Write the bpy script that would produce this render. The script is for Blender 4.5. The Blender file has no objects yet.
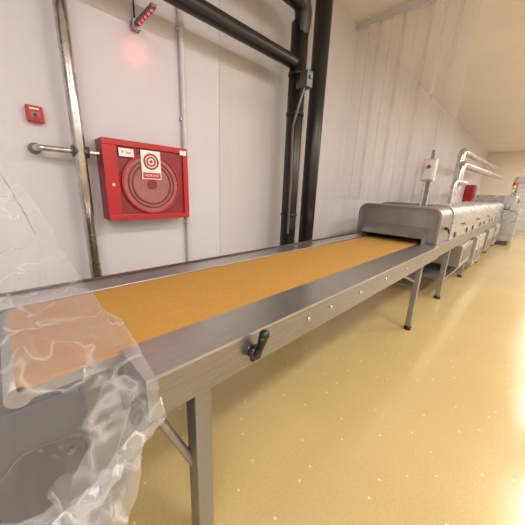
import bpy, bmesh, math, random
from mathutils import Vector, Matrix, noise
random.seed(3)
sc=bpy.context.scene
try:
    sc.view_settings.view_transform='Standard'
except Exception: pass

# ------------------------------------------------------------ materials
def mat(name,col,rough=.5,metal=0.,var=.0,scale=6.,bump=0.,stretch=(1,1,1),spec=.5,alpha=None,emit=None,estr=0,coat=0):
    m=bpy.data.materials.new(name);m.use_nodes=True
    nt=m.node_tree;b=nt.nodes['Principled BSDF']
    b.inputs['Base Color'].default_value=(*col,1)
    b.inputs['Roughness'].default_value=rough
    b.inputs['Metallic'].default_value=metal
    b.inputs['Specular IOR Level'].default_value=spec
    b.inputs['Coat Weight'].default_value=coat
    if emit:
        b.inputs['Emission Color'].default_value=(*emit,1);b.inputs['Emission Strength'].default_value=estr
    if var or bump:
        tc=nt.nodes.new('ShaderNodeTexCoord');mp=nt.nodes.new('ShaderNodeMapping')
        mp.inputs['Scale'].default_value=stretch
        nz=nt.nodes.new('ShaderNodeTexNoise');nz.inputs['Scale'].default_value=scale;nz.inputs['Detail'].default_value=5
        nt.links.new(tc.outputs['Object'],mp.inputs['Vector']);nt.links.new(mp.outputs['Vector'],nz.inputs['Vector'])
        if var:
            cr=nt.nodes.new('ShaderNodeValToRGB')
            cr.color_ramp.elements[0].position=.3;cr.color_ramp.elements[1].position=.7
            cr.color_ramp.elements[0].color=(*[max(0,c*(1-var)) for c in col],1)
            cr.color_ramp.elements[1].color=(*[min(1,c*(1+var)) for c in col],1)
            nt.links.new(nz.outputs['Fac'],cr.inputs['Fac']);nt.links.new(cr.outputs['Color'],b.inputs['Base Color'])
            mr=nt.nodes.new('ShaderNodeMapRange');mr.inputs['To Min'].default_value=max(.02,rough-.06);mr.inputs['To Max'].default_value=rough+.08
            nt.links.new(nz.outputs['Fac'],mr.inputs['Value']);nt.links.new(mr.outputs['Result'],b.inputs['Roughness'])
        if bump:
            bp=nt.nodes.new('ShaderNodeBump');bp.inputs['Strength'].default_value=bump;bp.inputs['Distance'].default_value=.01
            nt.links.new(nz.outputs['Fac'],bp.inputs['Height']);nt.links.new(bp.outputs['Normal'],b.inputs['Normal'])
    return m
def clear(name,col,opac,rough=.15,edge=.5,crease_glint=0,cscale=5,cw=.05,bump=.6):
    m=bpy.data.materials.new(name);m.use_nodes=True;nt=m.node_tree
    for n in list(nt.nodes): nt.nodes.remove(n)
    o=nt.nodes.new('ShaderNodeOutputMaterial');tr=nt.nodes.new('ShaderNodeBsdfTransparent')
    pr=nt.nodes.new('ShaderNodeBsdfPrincipled');pr.inputs['Base Color'].default_value=(*col,1);pr.inputs['Roughness'].default_value=rough
    lw=nt.nodes.new('ShaderNodeLayerWeight');lw.inputs['Blend'].default_value=.3
    mr=nt.nodes.new('ShaderNodeMapRange');mr.inputs['To Min'].default_value=opac;mr.inputs['To Max'].default_value=min(1,opac+edge)
    mx=nt.nodes.new('ShaderNodeMixShader')
    nt.links.new(lw.outputs['Facing'],mr.inputs['Value'])
    fac=mr.outputs['Result']
    if crease_glint:
        tc=nt.nodes.new('ShaderNodeTexCoord')
        nz=nt.nodes.new('ShaderNodeTexNoise');nz.inputs['Scale'].default_value=cscale
        nz.inputs['Detail'].default_value=3;nz.inputs['Distortion'].default_value=.4
        nt.links.new(tc.outputs['Object'],nz.inputs['Vector'])
        a=nt.nodes.new('ShaderNodeMath');a.operation='MULTIPLY_ADD';a.inputs[1].default_value=2;a.inputs[2].default_value=-1
        bb=nt.nodes.new('ShaderNodeMath');bb.operation='ABSOLUTE'
        r2=nt.nodes.new('ShaderNodeMapRange');r2.inputs['From Min'].default_value=0;r2.inputs['From Max'].default_value=cw
        r2.inputs['To Min'].default_value=crease_glint;r2.inputs['To Max'].default_value=0  # paler, more opaque ridges paint streak highlights along the creases
        ad=nt.nodes.new('ShaderNodeMath');ad.operation='ADD';ad.use_clamp=True
        nt.links.new(nz.outputs['Fac'],a.inputs[0]);nt.links.new(a.outputs[0],bb.inputs[0]);nt.links.new(bb.outputs[0],r2.inputs['Value'])
        nt.links.new(r2.outputs['Result'],ad.inputs[0]);nt.links.new(fac,ad.inputs[1])
        fac=ad.outputs[0]
        bp=nt.nodes.new('ShaderNodeBump');bp.inputs['Strength'].default_value=bump;bp.inputs['Distance'].default_value=.03
        nt.links.new(bb.outputs[0],bp.inputs['Height']);nt.links.new(bp.outputs['Normal'],pr.inputs['Normal'])
    nt.links.new(fac,mx.inputs['Fac'])
    nt.links.new(tr.outputs[0],mx.inputs[1]);nt.links.new(pr.outputs[0],mx.inputs[2]);nt.links.new(mx.outputs[0],o.inputs['Surface'])
    return m

M_wall=mat('wall_paint',(.60,.58,.645),.55,var=.03,scale=1.2,bump=.05)
M_wallb=mat('wall_paint_film_tint',(.56,.53,.55),.55,var=.04,scale=1.2,stretch=(3,1,.2))  # wall tint and upright bands paint in reflections from hanging plastic
M_wall2=mat('wall_paint_warm',(.70,.63,.54),.6,var=.03,scale=1.)
M_ceil=mat('ceiling_paint',(.80,.75,.68),.7,var=.03,scale=1.)
M_steel=mat('brushed_steel',(.47,.465,.465),.30,metal=.92,var=.14,scale=9,stretch=(1,30,30))
M_fascia=mat('fascia_steel',(.30,.29,.295),.33,metal=.85,var=.14,scale=9,stretch=(1,30,30))
M_steel2=mat('satin_steel',(.34,.33,.335),.40,metal=.8,var=.12,scale=5)
M_dsteel=mat('dark_steel',(.14,.13,.135),.4,metal=.8,var=.15,scale=5)
M_cab=mat('cabinet_dark_fill',(.05,.046,.05),.45,metal=.3,var=.15,scale=5)
M_chrome=mat('galvanised_pipe',(.56,.55,.56),.25,metal=1,var=.15,scale=14)
M_belt=mat('belt_ochre',(.46,.245,.055),.72,var=.07,scale=45,bump=.08,spec=.25)
M_belt2=mat('belt_brown',(.40,.19,.05),.7,var=.06,scale=30,spec=.25)
M_black=mat('black_paint',(.010,.010,.012),.35,var=.2,scale=6)
M_rub=mat('black_plastic',(.01,.01,.01),.3,var=.1)
M_red=mat('red_enamel',(.42,.012,.02),.3,var=.07,scale=4)
M_dred=mat('dark_red',(.22,.02,.028),.35,var=.1,scale=4)
M_edgerefl=mat('edge_reflection_maroon',(.07,.02,.025),.35,var=.1,scale=4)  # colour of the reflection painted on the table's back edge
M_reel=mat('reel_pinkgrey',(.33,.12,.125),.4,var=.12,scale=20)
M_white=mat('white_sticker',(.78,.76,.76),.5,var=.02)
M_pale=mat('white_plastic',(.58,.565,.56),.35,var=.03)
M_cover=mat('cover_steel',(.52,.51,.51),.26,metal=.7,var=.05,scale=4)
M_machine=mat('machine_light_grey',(.50,.48,.46),.35,metal=.2,var=.04,scale=3)
M_whitepipe=mat('white_pipe',(.58,.555,.60),.4,var=.05,scale=8)
M_redled=mat('red_led',(.8,.02,.02),.3,emit=(1,.03,.05),estr=7)
M_green=mat('green_plastic',(.05,.3,.12),.4,var=.05)
M_yellow=mat('yellow_plastic',(.7,.5,.05),.4,var=.05)
M_tube=mat('lamp_tube',(1,1,1),.3,emit=(1,.95,.86),estr=3)
M_bag=clear('clear_polythene',(.66,.66,.69),.08,.10,.45,crease_glint=.26,cscale=3.4,cw=.05)
M_rimbag=clear('gathered_polythene',(.68,.68,.71),.16,.12,.45,crease_glint=.35,cscale=12,cw=.1)
M_strip=clear('pvc_strip',(.64,.57,.56),.30,.15,.4)

M_floor=mat('epoxy_floor',(.50,.375,.165),.20,var=.06,scale=.9,bump=.0,coat=.15)
nt=M_floor.node_tree;b=nt.nodes['Principled BSDF']
src=b.inputs['Base Color'].links[0].from_socket
tc=nt.nodes.new('ShaderNodeTexCoord')
def chips(scale,lo,hi,amt,colr,src):
    vo=nt.nodes.new('ShaderNodeTexVoronoi');vo.voronoi_dimensions='2D';vo.inputs['Scale'].default_value=scale
    nt.links.new(tc.outputs['Object'],vo.inputs['Vector'])
    mr=nt.nodes.new('ShaderNodeMapRange');mr.inputs['From Min'].default_value=lo;mr.inputs['From Max'].default_value=hi;mr.inputs['To Min'].default_value=amt;mr.inputs['To Max'].default_value=0
    nt.links.new(vo.outputs['Distance'],mr.inputs['Value'])
    mc=nt.nodes.new('ShaderNodeMix');mc.data_type='RGBA';nt.links.new(mr.outputs['Result'],mc.inputs['Factor'])
    nt.links.new(src,mc.inputs['A']);mc.inputs['B'].default_value=(*colr,1);return mc.outputs['Result']
src=chips(60,.15,.40,.22,(.36,.26,.11),src)
src=chips(4,.02,.035,.7,(.75,.66,.46),src)
nt.links.new(src,b.inputs['Base Color'])

# ------------------------------------------------------------ helpers
def group(name):
    e=bpy.data.objects.new(name,None);e.empty_display_size=.1;sc.collection.objects.link(e);return e
def fin(bm,name,m,parent=None,smooth=False,bevel=0):
    me=bpy.data.meshes.new(name);bm.normal_update();bm.to_mesh(me);bm.free()
    o=bpy.data.objects.new(name,me);sc.collection.objects.link(o)
    me.materials.append(m)
    if smooth:
        for p in me.polygons:p.use_smooth=True
    if bevel:
        b=o.modifiers.new('bev','BEVEL');b.width=bevel;b.segments=2;b.limit_method='ANGLE'
    if parent:o.parent=parent
    return o
def box(name,x0,x1,y0,y1,z0,z1,m,parent=None,bevel=0):
    bm=bmesh.new();bmesh.ops.create_cube(bm,size=1)
    for v in bm.verts:
        v.co=Vector((x0+(v.co.x+.5)*(x1-x0),y0+(v.co.y+.5)*(y1-y0),z0+(v.co.z+.5)*(z1-z0)))
    return fin(bm,name,m,parent,bevel=bevel)
def cyl(name,a,b,r,m,parent=None,seg=24,r2=None):
    a=Vector(a);b=Vector(b);d=b-a
    bm=bmesh.new();bmesh.ops.create_cone(bm,cap_ends=True,segments=seg,radius1=r,radius2=r if r2 is None else r2,depth=d.length)
    q=d.to_track_quat('Z','Y').to_matrix().to_4x4();q.translation=(a+b)/2
    bmesh.ops.transform(bm,matrix=q,verts=bm.verts)
    o=fin(bm,name,m,parent)
    for p in o.data.polygons:p.use_smooth=len(p.vertices)==4
    return o
def ball(name,c,r,m,parent=None,sc3=(1,1,1)):
    bm=bmesh.new();bmesh.ops.create_uvsphere(bm,u_segments=24,v_segments=14,radius=r)
    for v in bm.verts:v.co=Vector((c[0]+v.co.x*sc3[0],c[1]+v.co.y*sc3[1],c[2]+v.co.z*sc3[2]))
    return fin(bm,name,m,parent,smooth=True)
def tube(name,pts,r,m,parent=None,res=8,poly=False):
    cu=bpy.data.curves.new(name,'CURVE');cu.dimensions='3D';cu.bevel_depth=r;cu.bevel_resolution=4;cu.use_fill_caps=True
    if poly: out=pts
    else:
        P=[Vector(p) for p in pts];out=[P[0]]
        for i in range(1,len(P)-1):
            k=min(r*2.2,(P[i]-P[i-1]).length*.45,(P[i+1]-P[i]).length*.45)
            A=P[i]+(P[i-1]-P[i]).normalized()*k;B=P[i]+(P[i+1]-P[i]).normalized()*k
            for j in range(7):
                t=j/6;out.append(A*(1-t)**2+P[i]*2*t*(1-t)+B*t*t)
        out.append(P[-1])
    s=cu.splines.new('POLY');s.points.add(len(out)-1)
    for p,c in zip(s.points,out):p.co=(*c,1)
    tmp=bpy.data.objects.new(name,cu);sc.collection.objects.link(tmp)
    dg=bpy.context.evaluated_depsgraph_get();me=bpy.data.meshes.new_from_object(tmp.evaluated_get(dg))
    bpy.data.objects.remove(tmp);o=bpy.data.objects.new(name,me);sc.collection.objects.link(o)
    me.materials.clear();me.materials.append(m)
    for p in me.polygons:p.use_smooth=True
    if parent:o.parent=parent
    return o
def prism(name,prof,axis,a,b,m,parent=None,bevel=0,smooth=False):
    bm=bmesh.new();f=lambda p,t:(t,p[0],p[1]) if axis=='X' else (p[0],t,p[1])
    A=[bm.verts.new(f(p,a)) for p in prof];B=[bm.verts.new(f(p,b)) for p in prof];n=len(prof)
    bm.faces.new(A);bm.faces.new(B[::-1])
    for i in range(n):bm.faces.new((A[i],B[i],B[(i+1)%n],A[(i+1)%n]))
    bmesh.ops.recalc_face_normals(bm,faces=bm.faces)
    return fin(bm,name,m,parent,bevel=bevel,smooth=smooth)
def text(name,s,size,loc,rot,m,parent=None):
    cu=bpy.data.curves.new(name,'FONT');cu.body=s;cu.size=size;cu.extrude=.0008;cu.align_x='CENTER';cu.align_y='CENTER'
    o=bpy.data.objects.new(name,cu);sc.collection.objects.link(o);o.location=loc;o.rotation_euler=rot
    cu.materials.append(m)
    if parent:o.parent=parent
    return o
def torus(name,c,R,r,m,parent=None,axis='Y'):
    pts=[]
    for i in range(49):
        a=2*math.pi*i/48
        if axis=='Y':pts.append((c[0]+R*math.cos(a),c[1],c[2]+R*math.sin(a)))
        else:pts.append((c[0]+R*math.cos(a),c[1]+R*math.sin(a),c[2]))
    return tube(name,pts,r,m,parent,poly=True)

# ------------------------------------------------------------ room
WY=2.5;CZ=4.1;X0=-3;X1=20;Y0=-4
box('floor',X0,X1,Y0,WY,-.1,0,M_floor)
box('ceiling',X0,X1,Y0,WY,CZ,CZ+.1,M_ceil)
box('wall_back',X0,1.80,WY,WY+.12,0,CZ,M_wall)
box('wall_back_film_tint',1.80,X1,WY,WY+.12,0,CZ,M_wallb)
box('trim_1',1.785,1.815,WY-.006,WY-.0005,0,CZ,M_wallb)
box('trim_2',3.40,3.43,WY-.006,WY-.0005,0,CZ,M_wallb)
box('wall_front',X0,X1,Y0-.12,Y0,0,CZ,M_wall2)
box('wall_left',X0-.12,X0,Y0,WY,0,CZ,M_wall)
box('wall_right',X1,X1+.12,Y0,WY,0,CZ,M_wall2)

# ------------------------------------------------------------ conveyor table
T=group('conveyor_table')
TX0,TX1=.245,3.95;ya,yb=.75,1.9
box('front_rail_top',TX0,TX1,ya,.985,.985,1.0,M_steel,T,.003)
box('back_rail_top',-.3,TX1,1.70,yb,.985,1.0,M_steel,T,.003)
box('front_fascia',TX0,TX1,ya,ya+.012,.835,.984,M_fascia,T,.002)
box('fascia_lower_lip',TX0,TX1,ya+.013,ya+.05,.835,.847,M_steel2,T)
box('back_fascia',-.3,TX1,yb-.012,yb,.845,.984,M_steel2,T,.002)
box('back_edge_reflection',-.3,TX1,yb+.001,yb+.02,.94,1.012,M_edgerefl,T,.003)  # maroon strip paints the dark reddish reflection along the back edge
box('under_tray',TX0+.05,TX1,ya+.06,yb-.02,.86,.88,M_dsteel,T)
box('end_plate',TX0,TX0+.012,ya+.013,.985,.845,.984,M_steel2,T)
box('belt_top',.30,4.5,.99,1.695,.975,.992,M_belt,T)
box('belt_spliced_end',-.05,.299,.99,1.695,.975,.992,M_belt2,T)
box('belt_bed',-.03,.30,1.0,1.69,.93,.974,M_steel2,T)
cyl('nose_roller',(-.05,.99,.955),(-.05,1.695,.955),.035,M_steel2,T)
def leg(x,y,w,g,k,m=M_steel2):
    box('leg_%d'%k,x-w/2,x+w/2,y-w/2,y+w/2,.04,.86,m,g,.004)
    cyl('foot_%d'%k,(x,y,0),(x,y,.05),.04,M_rub,g)
leg(.46,.80,.075,T,1,M_fascia);leg(.46,1.84,.075,T,2);leg(3.40,.80,.06,T,3);leg(3.40,1.84,.06,T,4)
box('cross_beam_1',.43,.49,.84,1.8,.80,.86,M_steel2,T)
box('cross_beam_2',3.37,3.43,.84,1.8,.80,.86,M_steel2,T)
tube('brace_1',[(.27,.84,.84),(.44,.82,.42)],.018,M_steel2,T)
tube('brace_2',[(2.75,.82,.85),(3.38,.82,.62)],.014,M_steel2,T)
tube('brace_3',[(3.4,.86,.55),(3.4,1.8,.55)],.014,M_steel2,T)
for i,(x,z) in enumerate([(1.12,.93),(1.35,.93),(1.75,.925),(2.2,.93),(2.7,.925),(3.2,.93)]):
    cyl('bolt_%d'%i,(x,ya-.012,z),(x,ya,z),.011,M_chrome,T,12)
cyl('lever_washer',(.70,ya-.006,.915),(.70,ya,.915),.030,M_chrome,T)
cyl('lever_boss',(.70,ya-.04,.915),(.70,ya,.915),.030,M_rub,T)
tube('lever_arm',[(.695,ya-.03,.905),(.706,ya-.045,.94),(.712,ya-.055,.975)],.017,M_rub,T)
cyl('lever_grip',(.705,ya-.048,.945),(.718,ya-.06,1.01),.016,M_rub,T,r2=.023)
ball('lever_grip_tip',(.718,ya-.06,1.01),.0235,M_rub,T)
for k in range(5):
    a=k*2*math.pi/5+.3
    ball('knob_lobe_%d'%k,(.70+.028*math.cos(a),ya-.03,.915+.028*math.sin(a)),.013,M_rub,T)
for i in range(4):
    x=.34+.05*i
    tube('rack_wire_%d'%i,[(x,.88,.86),(x,.88,.74),(x+.01,1.0,.71),(x+.02,1.1,.74)],.006,M_chrome,T)
tube('rack_rail',[(.28,.93,.73),(.60,.93,.73)],.008,M_chrome,T)
tube('rack_rail_2',[(.28,1.03,.712),(.60,1.03,.712)],.008,M_chrome,T)
cyl('return_roller',(.30,.95,.80),(.30,1.7,.80),.045,M_dsteel,T)
cyl('guide_wheel',(.245,.80,.80),(.245,.86,.80),.035,M_rub,T)
K=group('dark_fill_cabinet')  # invented cabinet, added to fill the area below the belt end with dark
box('body',-.45,.12,1.08,1.85,.12,.90,M_cab,K,.012)
box('door',-.43,.10,1.066,1.079,.16,.86,M_cab,K,.006)
box('side_panel',.121,.132,1.14,1.80,.18,.84,M_dsteel,K,.004)
cyl('lock',(.05,1.05,.6),(.05,1.067,.6),.012,M_dsteel,K)
box('hinge_1',-.40,-.36,1.058,1.066,.7,.78,M_dsteel,K)
box('hinge_2',-.40,-.36,1.058,1.066,.25,.33,M_dsteel,K)
for i,(x,y) in enumerate(((-.4,1.13),(.07,1.13),(-.4,1.8),(.07,1.8))):
    cyl('foot_%d'%i,(x,y,0),(x,y,.12),.03,M_rub,K)

# ------------------------------------------------------------ entry hood
Hd=group('tunnel_entry_hood')
def hoodprof(y0,y1,z0,z1,r,n=8):
    P=[(y0,z0)]
    for i in range(n+1):
        a=math.pi-(math.pi/2)*i/n;P.append((y0+r+r*math.cos(a),z1-r+r*math.sin(a)))
    for i in range(n+1):
        a=math.pi/2-(math.pi/2)*i/n;P.append((y1-r+r*math.cos(a),z1-r+r*math.sin(a)))
    P.append((y1,z0));return P
def plate(x0,x1,m,name,outer,inner,parent):
    bm=bmesh.new();n=len(outer);V=[]
    for x in (x0,x1):
        V.append(([bm.verts.new((x,*p)) for p in outer],[bm.verts.new((x,*p)) for p in inner]))
    for k in range(2):
        O,I=V[k]
        for i in range(n-1):bm.faces.new((O[i],O[i+1],I[i+1],I[i]))
    for L in (0,1):
        for i in range(n-1):bm.faces.new((V[0][L][i],V[0][L][i+1],V[1][L][i+1],V[1][L][i]))
    for i in (0,n-1):bm.faces.new((V[0][0][i],V[0][1][i],V[1][1][i],V[1][0][i]))
    bmesh.ops.recalc_face_normals(bm,faces=bm.faces)
    return fin(bm,name,m,parent)
plate(3.97,3.985,M_steel2,'front_plate',hoodprof(.80,1.87,1.002,1.47,.12),hoodprof(.93,1.74,1.002,1.17,.03),Hd)
plate(3.93,3.969,M_steel,'rim',hoodprof(.79,1.88,1.002,1.48,.13),hoodprof(.815,1.855,1.002,1.455,.11),Hd)
plate(3.986,4.60,M_steel2,'shell',hoodprof(.80,1.87,1.002,1.465,.12),hoodprof(.82,1.85,1.002,1.445,.10),Hd)
prism('guard_flap',[(3.80,1.07),(3.955,1.19),(3.955,1.20),(3.79,1.08)],'Y',.93,1.74,M_steel2,Hd)
for i,y in enumerate((.93,1.745)):
    prism('guard_cheek_%d'%i,[(3.78,1.002),(3.96,1.002),(3.96,1.2),(3.78,1.08)],'Y',y-.008,y,M_steel2,Hd)
cyl('latch',(4.2,.79,1.2),(4.2,.75,1.2),.022,M_rub,Hd)
tube('latch_handle',[(4.2,.75,1.2),(4.2,.73,1.14)],.012,M_rub,Hd)

# ------------------------------------------------------------ cooling tunnel
C=group('cooling_tunnel')
xs=[4.61,6.2,7.8,9.4,11.0,12.6]
for i in range(len(xs)-1):
    a,b=xs[i],xs[i+1]-.014
    pr=hoodprof(.78,1.89,1.0,1.50,.16)
    prism('cover_%d'%i,pr,'X',a,b,M_cover,C,.004)
    prism('seam_%d'%i,hoodprof(.79,1.88,1.0,1.49,.155),'X',b,b+.014,M_dsteel,C)
    for k,x in enumerate((a+.3,b-.3)):
        box('hinge_%d_%d'%(i,k),x-.04,x+.04,.766,.779,1.02,1.10,M_rub,C,.004)
    tube('handle_%d'%i,[((a+b)/2-.09,.785,1.20),((a+b)/2-.09,.75,1.20),((a+b)/2+.09,.75,1.20),((a+b)/2+.09,.785,1.20)],.01,M_rub,C)
box('side_beam',4.0,12.6,.76,1.9,.84,.999,M_fascia,C,.006)
for i,x in enumerate((4.9,6.7,8.6,10.5,12.3)):
    for k,y in enumerate((.82,1.84)):
        box('leg_%d_%d'%(i,k),x-.035,x+.035,y-.035,y+.035,.04,.84,M_steel2,C,.004)
        cyl('foot_%d_%d'%(i,k),(x,y,0),(x,y,.05),.045,M_rub,C)
box('long_stretcher',4.9,12.3,.80,.84,.28,.32,M_steel2,C)
box('lower_shelf',4.95,6.65,.86,1.80,.30,.32,M_steel2,C)
for i,(a,b,z) in enumerate(((5.4,6.4,.46),(7.0,8.3,.22),(8.9,10.2,.26),(10.8,12.0,.22))):
    box('chiller_box_%d'%i,a,b,.70,1.5,z,.83,M_steel if i%2==0 else M_cover,C,.01)
    for j in range(5):
        box('chiller_vent_%d_%d'%(i,j),a+.1,b-.1,.692,.701,z+.08+j*.05,z+.10+j*.05,M_dsteel,C)

P=group('packing_machine')
box('cabinet',12.8,15.2,.35,1.8,.15,1.25,M_cover,P,.03)
box('upper_housing',13.1,14.9,.5,1.7,1.25,1.75,M_cover,P,.05)
box('window_panel',13.3,14.7,.485,.5,1.32,1.66,M_dsteel,P)
box('door_seam',13.98,14.0,.343,.351,.2,1.2,M_dsteel,P)
box('plinth',12.9,15.1,.45,1.7,0,.15,M_dsteel,P)
box('control_panel',12.74,12.8,.42,.62,1.25,1.5,M_machine,P,.01)
cyl('beacon_pole',(13.3,.7,1.75),(13.3,.7,2.0),.02,M_chrome,P)
cyl('beacon_red',(13.3,.7,2.1),(13.3,.7,2.2),.05,M_red,P)
cyl('beacon_yellow',(13.3,.7,2.0),(13.3,.7,2.1),.05,M_yellow,P)

Dr=group('roller_door')
box('frame_left',19.94,19.998,-1.4,-1.3,0,2.5,M_steel2,Dr)
box('frame_right',19.94,19.998,.9,1.0,0,2.5,M_steel2,Dr)
box('header',19.9,19.998,-1.4,1.0,2.5,2.8,M_machine,Dr)
for i in range(10):
    box('slat_%d'%i,19.96,19.995,-1.3,.9,.01+i*.25,.245+i*.25,M_pale,Dr,.01)
Rc=group('red_electrical_cabinet')
box('case',15.6,16.3,2.15,2.49,1.2,2.2,M_red,Rc,.02)
box('door',15.63,16.27,2.13,2.15,1.24,2.16,M_dred,Rc,.01)
box('handle',15.7,15.73,2.11,2.13,1.6,1.8,M_rub,Rc)

# ------------------------------------------------------------ electrical box on post
E=group('electrical_box')
box('post',4.22,4.25,1.08,1.12,1.475,2.2,M_steel2,E)
box('enclosure',4.12,4.219,1.02,1.17,1.80,2.08,M_machine,E,.01)
box('enclosure_lid',4.105,4.12,1.035,1.155,1.82,2.06,M_pale,E,.004)
cyl('switch',(4.08,1.09,1.98),(4.106,1.09,1.98),.022,M_red,E)
tube('conduit_1',[(4.18,1.06,1.80),(4.18,1.06,1.475)],.011,M_chrome,E)
tube('conduit_2',[(4.18,1.13,1.80),(4.18,1.13,1.475)],.011,M_chrome,E)

D=group('steel_ductwork')
tube('duct_1',[(7.2,1.3,1.51),(7.2,1.3,2.30),(16,1.3,2.5)],.08,M_chrome,D)
tube('duct_2',[(8.6,1.6,1.51),(8.6,1.6,2.75),(17,1.6,2.95)],.08,M_chrome,D)
tube('duct_3',[(6.1,1.15,1.51),(6.1,1.15,1.9),(7.1,1.15,1.9)],.05,M_chrome,D)

# ------------------------------------------------------------ pvc strip curtain
S=group('pvc_strip_curtain')
box('hanging_rail',4.32,4.38,.92,2.49,4.0,4.06,M_pale,S)
n=9;ylo,yhi=1.05,2.38
for i in range(n):
    y=ylo+i*(yhi-ylo)/(n-1)
    bm=bmesh.new();w=.21
    cols=[]
    xoff=4.35+(.014 if i%2 else -.014)
    z0=1.51
    for j in range(9):
        t=j/8-.5
        cols.append([bm.verts.new((xoff+.007*(1-4*t*t)*(1 if i%2 else -1),y+t*w,z0+(4.02-z0)*k/10)) for k in range(11)])
    for j in range(8):
        for k in range(10):bm.faces.new((cols[j][k],cols[j+1][k],cols[j+1][k+1],cols[j][k+1]))
    fin(bm,'strip_%d'%i,M_strip,S,smooth=True)

# ------------------------------------------------------------ fire hose cabinet
Fc=group('fire_hose_cabinet')
cx0,cx1,cz0,cz1=.61,1.30,1.325,1.935;cyf=2.32
box('case',cx0,cx1,cyf+.02,WY-.001,cz0,cz1,M_dred,Fc,.006)
fw=.045
box('door_top',cx0,cx1,cyf,cyf+.02,cz1-fw,cz1,M_red,Fc,.004)
box('door_bottom',cx0,cx1,cyf,cyf+.02,cz0,cz0+fw,M_red,Fc,.004)
box('door_left',cx0,cx0+fw+.05,cyf,cyf+.02,cz0+fw,cz1-fw,M_red,Fc)
box('door_right',cx1-fw,cx1,cyf,cyf+.02,cz0+fw,cz1-fw,M_red,Fc)
rc=(.965,cyf+.014,1.615)
cyl('reel_disc',(rc[0],cyf+.019,rc[2]),(rc[0],cyf+.008,rc[2]),.235,M_reel,Fc,48)
torus('reel_rim',(rc[0],cyf+.006,rc[2]),.235,.010,M_red,Fc)
torus('hose_coil_1',(rc[0],cyf+.006,rc[2]),.19,.007,M_dred,Fc)
torus('hose_coil_2',(rc[0],cyf+.006,rc[2]),.16,.007,M_dred,Fc)
cyl('reel_hub',(rc[0],cyf+.01,rc[2]),(rc[0],cyf-.002,rc[2]),.04,M_dred,Fc)
cyl('door_lock',(cx0+.05,cyf,1.60),(cx0+.05,cyf-.012,1.60),.012,M_chrome,Fc)
box('label_left',.72,.83,cyf-.003,cyf-.001,1.815,1.875,M_white,Fc)
text('label_left_text','9  bar',.03,(.775,cyf-.004,1.845),(math.pi/2,0,0),M_dred,Fc)
sx=.962
box('sign_plate',sx-.08,sx+.08,cyf-.006,cyf-.002,1.655,1.88,M_white,Fc)
box('sign_red_bar',sx-.072,sx+.072,cyf-.009,cyf-.006,1.663,1.708,M_red,Fc)
text('sign_text','HIDRANT',.029,(sx,cyf-.010,1.685),(math.pi/2,0,0),M_white,Fc)
torus('sign_ring_outer',(sx,cyf-.008,1.795),.056,.007,M_red,Fc)
torus('sign_ring_mid',(sx,cyf-.008,1.795),.033,.006,M_red,Fc)
cyl('sign_dot',(sx,cyf-.006,1.795),(sx,cyf-.009,1.795),.013,M_red,Fc)
box('label_right',1.225,1.285,cyf-.003,cyf-.001,1.875,1.915,M_white,Fc)

Pp=group('galvanised_water_pipe')
cyl('riser',(.475,2.36,.0),(.475,2.36,CZ),.038,M_chrome,Pp)
tube('branch',[(.24,2.49,1.82),(.24,2.38,1.82),(.60,2.38,1.82)],.019,M_chrome,Pp)
cyl('tee',(.43,2.365,1.82),(.53,2.365,1.82),.040,M_dsteel,Pp)
cyl('elbow_flange',(.24,2.499,1.82),(.24,2.47,1.82),.036,M_dsteel,Pp)
cyl('coupling_2',(.475,2.36,3.0),(.475,2.36,3.08),.044,M_chrome,Pp)
W=group('wall_conduit')
tube('conduit',[(1.365,2.47,.0),(1.365,2.47,3.02),(1.33,2.47,3.3),(1.33,2.47,CZ)],.024,M_whitepipe,W)
for i,z in enumerate((1.25,2.2,2.9)):
    box('clip_%d'%i,1.33,1.40,2.47,2.499,z,z+.025,M_whitepipe,W)
A=group('fire_alarm_call_point')
box('backbox',.225,.315,2.455,2.499,1.985,2.085,M_red,A,.006)
box('glass_pane',.245,.295,2.450,2.456,2.012,2.045,M_reel,A)
box('label',.245,.295,2.452,2.456,2.060,2.070,M_white,A)
cyl('push_disc',(.27,2.447,2.028),(.27,2.451,2.028),.010,M_black,A)
L=group('red_signal_lamp')
box('housing',.96,1.00,2.13,2.44,2.785,2.81,M_dsteel,L,.006)
box('wall_mount',.95,1.01,2.44,2.499,2.76,2.83,M_steel2,L,.005)
for i in range(5):
    cyl('led_%d'%i,(.98,2.17+i*.055,2.786),(.98,2.17+i*.055,2.779),.005,M_redled,L,12)
tube('cable',[(.98,2.48,2.83),(.98,2.48,3.2),(.90,2.48,3.5),(.90,2.48,CZ)],.006,M_rub,L)

# ------------------------------------------------------------ black pipes
B=group('black_process_pipes')
cyl('riser_1',(2.64,2.2,0),(2.64,2.2,3.35),.095,M_black,B,32)
cyl('riser_2',(3.07,2.22,0),(3.07,2.22,CZ),.10,M_black,B,32)
tube('header_low',[(X0,2.2,2.97),(2.64,2.2,2.97)],.065,M_black,B)
tube('header_high',[(X0,2.15,3.5),(2.64,2.15,3.5),(2.64,2.2,3.2)],.09,M_black,B)
for i,z in enumerate((2.45,2.85,1.3)):
    cyl('flange_%d'%i,(2.64,2.2,z),(2.64,2.2,z+.03),.105,M_black,B)
V=group('shutoff_valve')
cyl('body',(2.56,2.01,2.72),(2.56,2.105,2.72),.05,M_dsteel,V)
box('actuator',2.48,2.58,1.93,2.03,2.66,2.82,M_dsteel,V,.01)
cyl('indicator',(2.53,1.93,2.76),(2.53,1.915,2.76),.018,M_green,V)
tube('hose',[(2.50,1.98,2.66),(2.46,2.0,2.5),(2.44,2.05,2.3),(2.48,2.08,2.1),(2.50,2.08,1.7),(2.50,2.08,1.1)],.014,M_dsteel,V)

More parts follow.
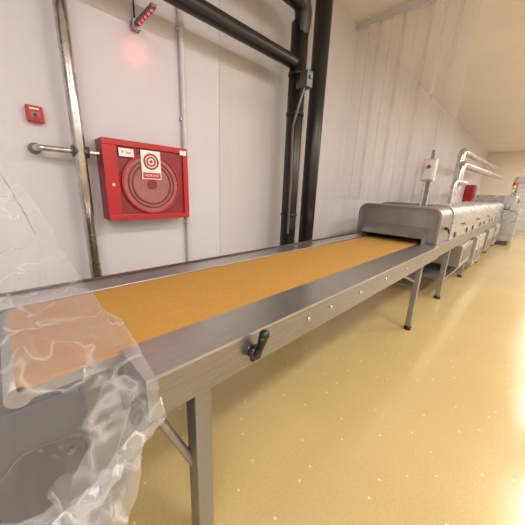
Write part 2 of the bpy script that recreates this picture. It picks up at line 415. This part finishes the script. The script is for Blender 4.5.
# ------------------------------------------------------------ plastic sheet / bag
def lerp(tab,t):
    for (a,va),(b,vb) in zip(tab,tab[1:]):
        if t<=b:
            k=(t-a)/(b-a);k=k*k*(3-2*k)
            return [p+(q-p)*k for p,q in zip(va,vb)] if isinstance(va,(list,tuple)) else va+(vb-va)*k
    return tab[-1][1]
bag=group('clear_plastic_bag')
prof=[(0,(2.02,1.80)),(.12,(1.95,1.52)),(.25,(1.82,1.24)),(.38,(1.6,1.06)),(.60,(.86,1.035)),(.64,(.71,1.0)),(.80,(.60,.76)),(1,(.66,.30))]
xm=[(0,.02),(.12,.13),(.25,.20),(.38,.27),(.60,.265),(.66,.25),(.74,.15),(.85,.05),(1,.0)]
bm=bmesh.new();NT,NS=220,100;G=[]
for i in range(NT+1):
    t=i/NT;yy,zz=lerp(prof,t);xx=lerp(xm,t);row=[]
    for j in range(NS+1):
        s=j/NS;x=-.45+(xx+.45)*s
        p=Vector((x,yy,zz))
        n1=noise.noise(Vector((x*5,t*7,1.3)));n2=noise.noise(Vector((x*16,t*22,5.1)))
        n3=(1-abs(noise.noise(Vector((x*8+t*6,t*9-x*5,9.7)))))**5
        n4=(1-abs(noise.noise(Vector((x*15,t*3,3.7)))))**4
        d=n1*.03+n2*.008+n3*.035
        if t<.60: p.z+=abs(d)
        else: p.y-=abs(d)+.03*n4*min(1,(t-.60)*6);p.z+=n2*.006
        if s>.9: p.x+=n2*.02+n1*.02
        row.append(bm.verts.new(p))
    G.append(row)
for i in range(NT):
    for j in range(NS):bm.faces.new((G[i][j],G[i][j+1],G[i+1][j+1],G[i+1][j]))
E0=[G[i][NS] for i in range(int(NT*.68),NT+1)]
prev=E0
for k in range(1,11):
    cur=[]
    for q,v in enumerate(E0):
        c=v.co
        cur.append(bm.verts.new((c.x-.006*k-.015*math.sin(k*.9)+.015*noise.noise(Vector((k*.5,q*.08,1))),c.y+.028*k,c.z-.004*k+.01*noise.noise(Vector((k*.6,q*.1,8))))))
    for q in range(len(E0)-1):bm.faces.new((prev[q],prev[q+1],cur[q+1],cur[q]))
    prev=cur
fin(bm,'sheet',M_bag,bag,smooth=True)
bm=bmesh.new();G=[]
for i in range(61):
    t=i/60;cxp=.262-.70*t;czp=.945-.17*min(1,t*1.4);row=[]
    for j in range(11):
        s=j/10;zz=czp+.035-.08*s
        yy=.68-.028*math.sin(s*math.pi)+.012*noise.noise(Vector((t*30,s*2,7)))-.09*min(1,t*3)
        row.append(bm.verts.new((cxp,yy,zz+.012*noise.noise(Vector((t*9,s,2))))))
    G.append(row)
for i in range(60):
    for j in range(10):bm.faces.new((G[i][j],G[i+1][j],G[i+1][j+1],G[i][j+1]))
fin(bm,'turned_hem',M_rimbag,bag,smooth=True)

# ------------------------------------------------------------ ceiling lamps
def area(name,loc,sx,sy,e,col,rot=(0,0,0)):
    l=bpy.data.lights.new(name,'AREA');l.shape='RECTANGLE';l.size=sx;l.size_y=sy;l.energy=e;l.color=col
    o=bpy.data.objects.new(name,l);sc.collection.objects.link(o);o.location=loc;o.rotation_euler=rot;return o
for y in (-3.2,-1.25):
    for x in (-1.5,2.2,6,10,14,18):
        g=group('ceiling_light')
        box('fixture_body',x-.9,x+.9,y-.3,y+.3,CZ-.07,CZ-.001,M_pale,g,.01)
        box('diffuser',x-.87,x+.87,y-.27,y+.27,CZ-.085,CZ-.07,M_tube,g)
        a=area('lamp_glow',(x,y,CZ-.10),1.7,.5,76,(1,.965,.92));a.parent=g
w=bpy.data.worlds.new('World');sc.world=w;w.use_nodes=True
w.node_tree.nodes['Background'].inputs[0].default_value=(.9,.88,.9,1);w.node_tree.nodes['Background'].inputs[1].default_value=.3
pl=bpy.data.lights.new('red_glow','POINT');pl.energy=.25;pl.color=(1,.05,.06);pl.shadow_soft_size=.02
po=bpy.data.objects.new('red_glow',pl);sc.collection.objects.link(po);po.location=(.98,2.42,2.62);po.parent=L

# ------------------------------------------------------------ camera
p=math.atan(72/263);yw=math.radians(45);r=math.radians(2.2)
Fv=Vector((math.cos(p)*math.cos(yw),math.cos(p)*math.sin(yw),-math.sin(p)));R=Vector((math.sin(yw),-math.cos(yw),0));U=R.cross(Fv)
R2=R*math.cos(r)+U*math.sin(r);U2=U*math.cos(r)-R*math.sin(r)
cd=bpy.data.cameras.new('camera');cam=bpy.data.objects.new('camera',cd);sc.collection.objects.link(cam)
m=Matrix((R2,U2,-Fv)).transposed().to_4x4();m.translation=Vector((0,0,1.6));cam.matrix_world=m
cd.sensor_width=36;cd.sensor_height=36;cd.lens=36*263/525;cd.clip_start=.02
sc.camera=cam
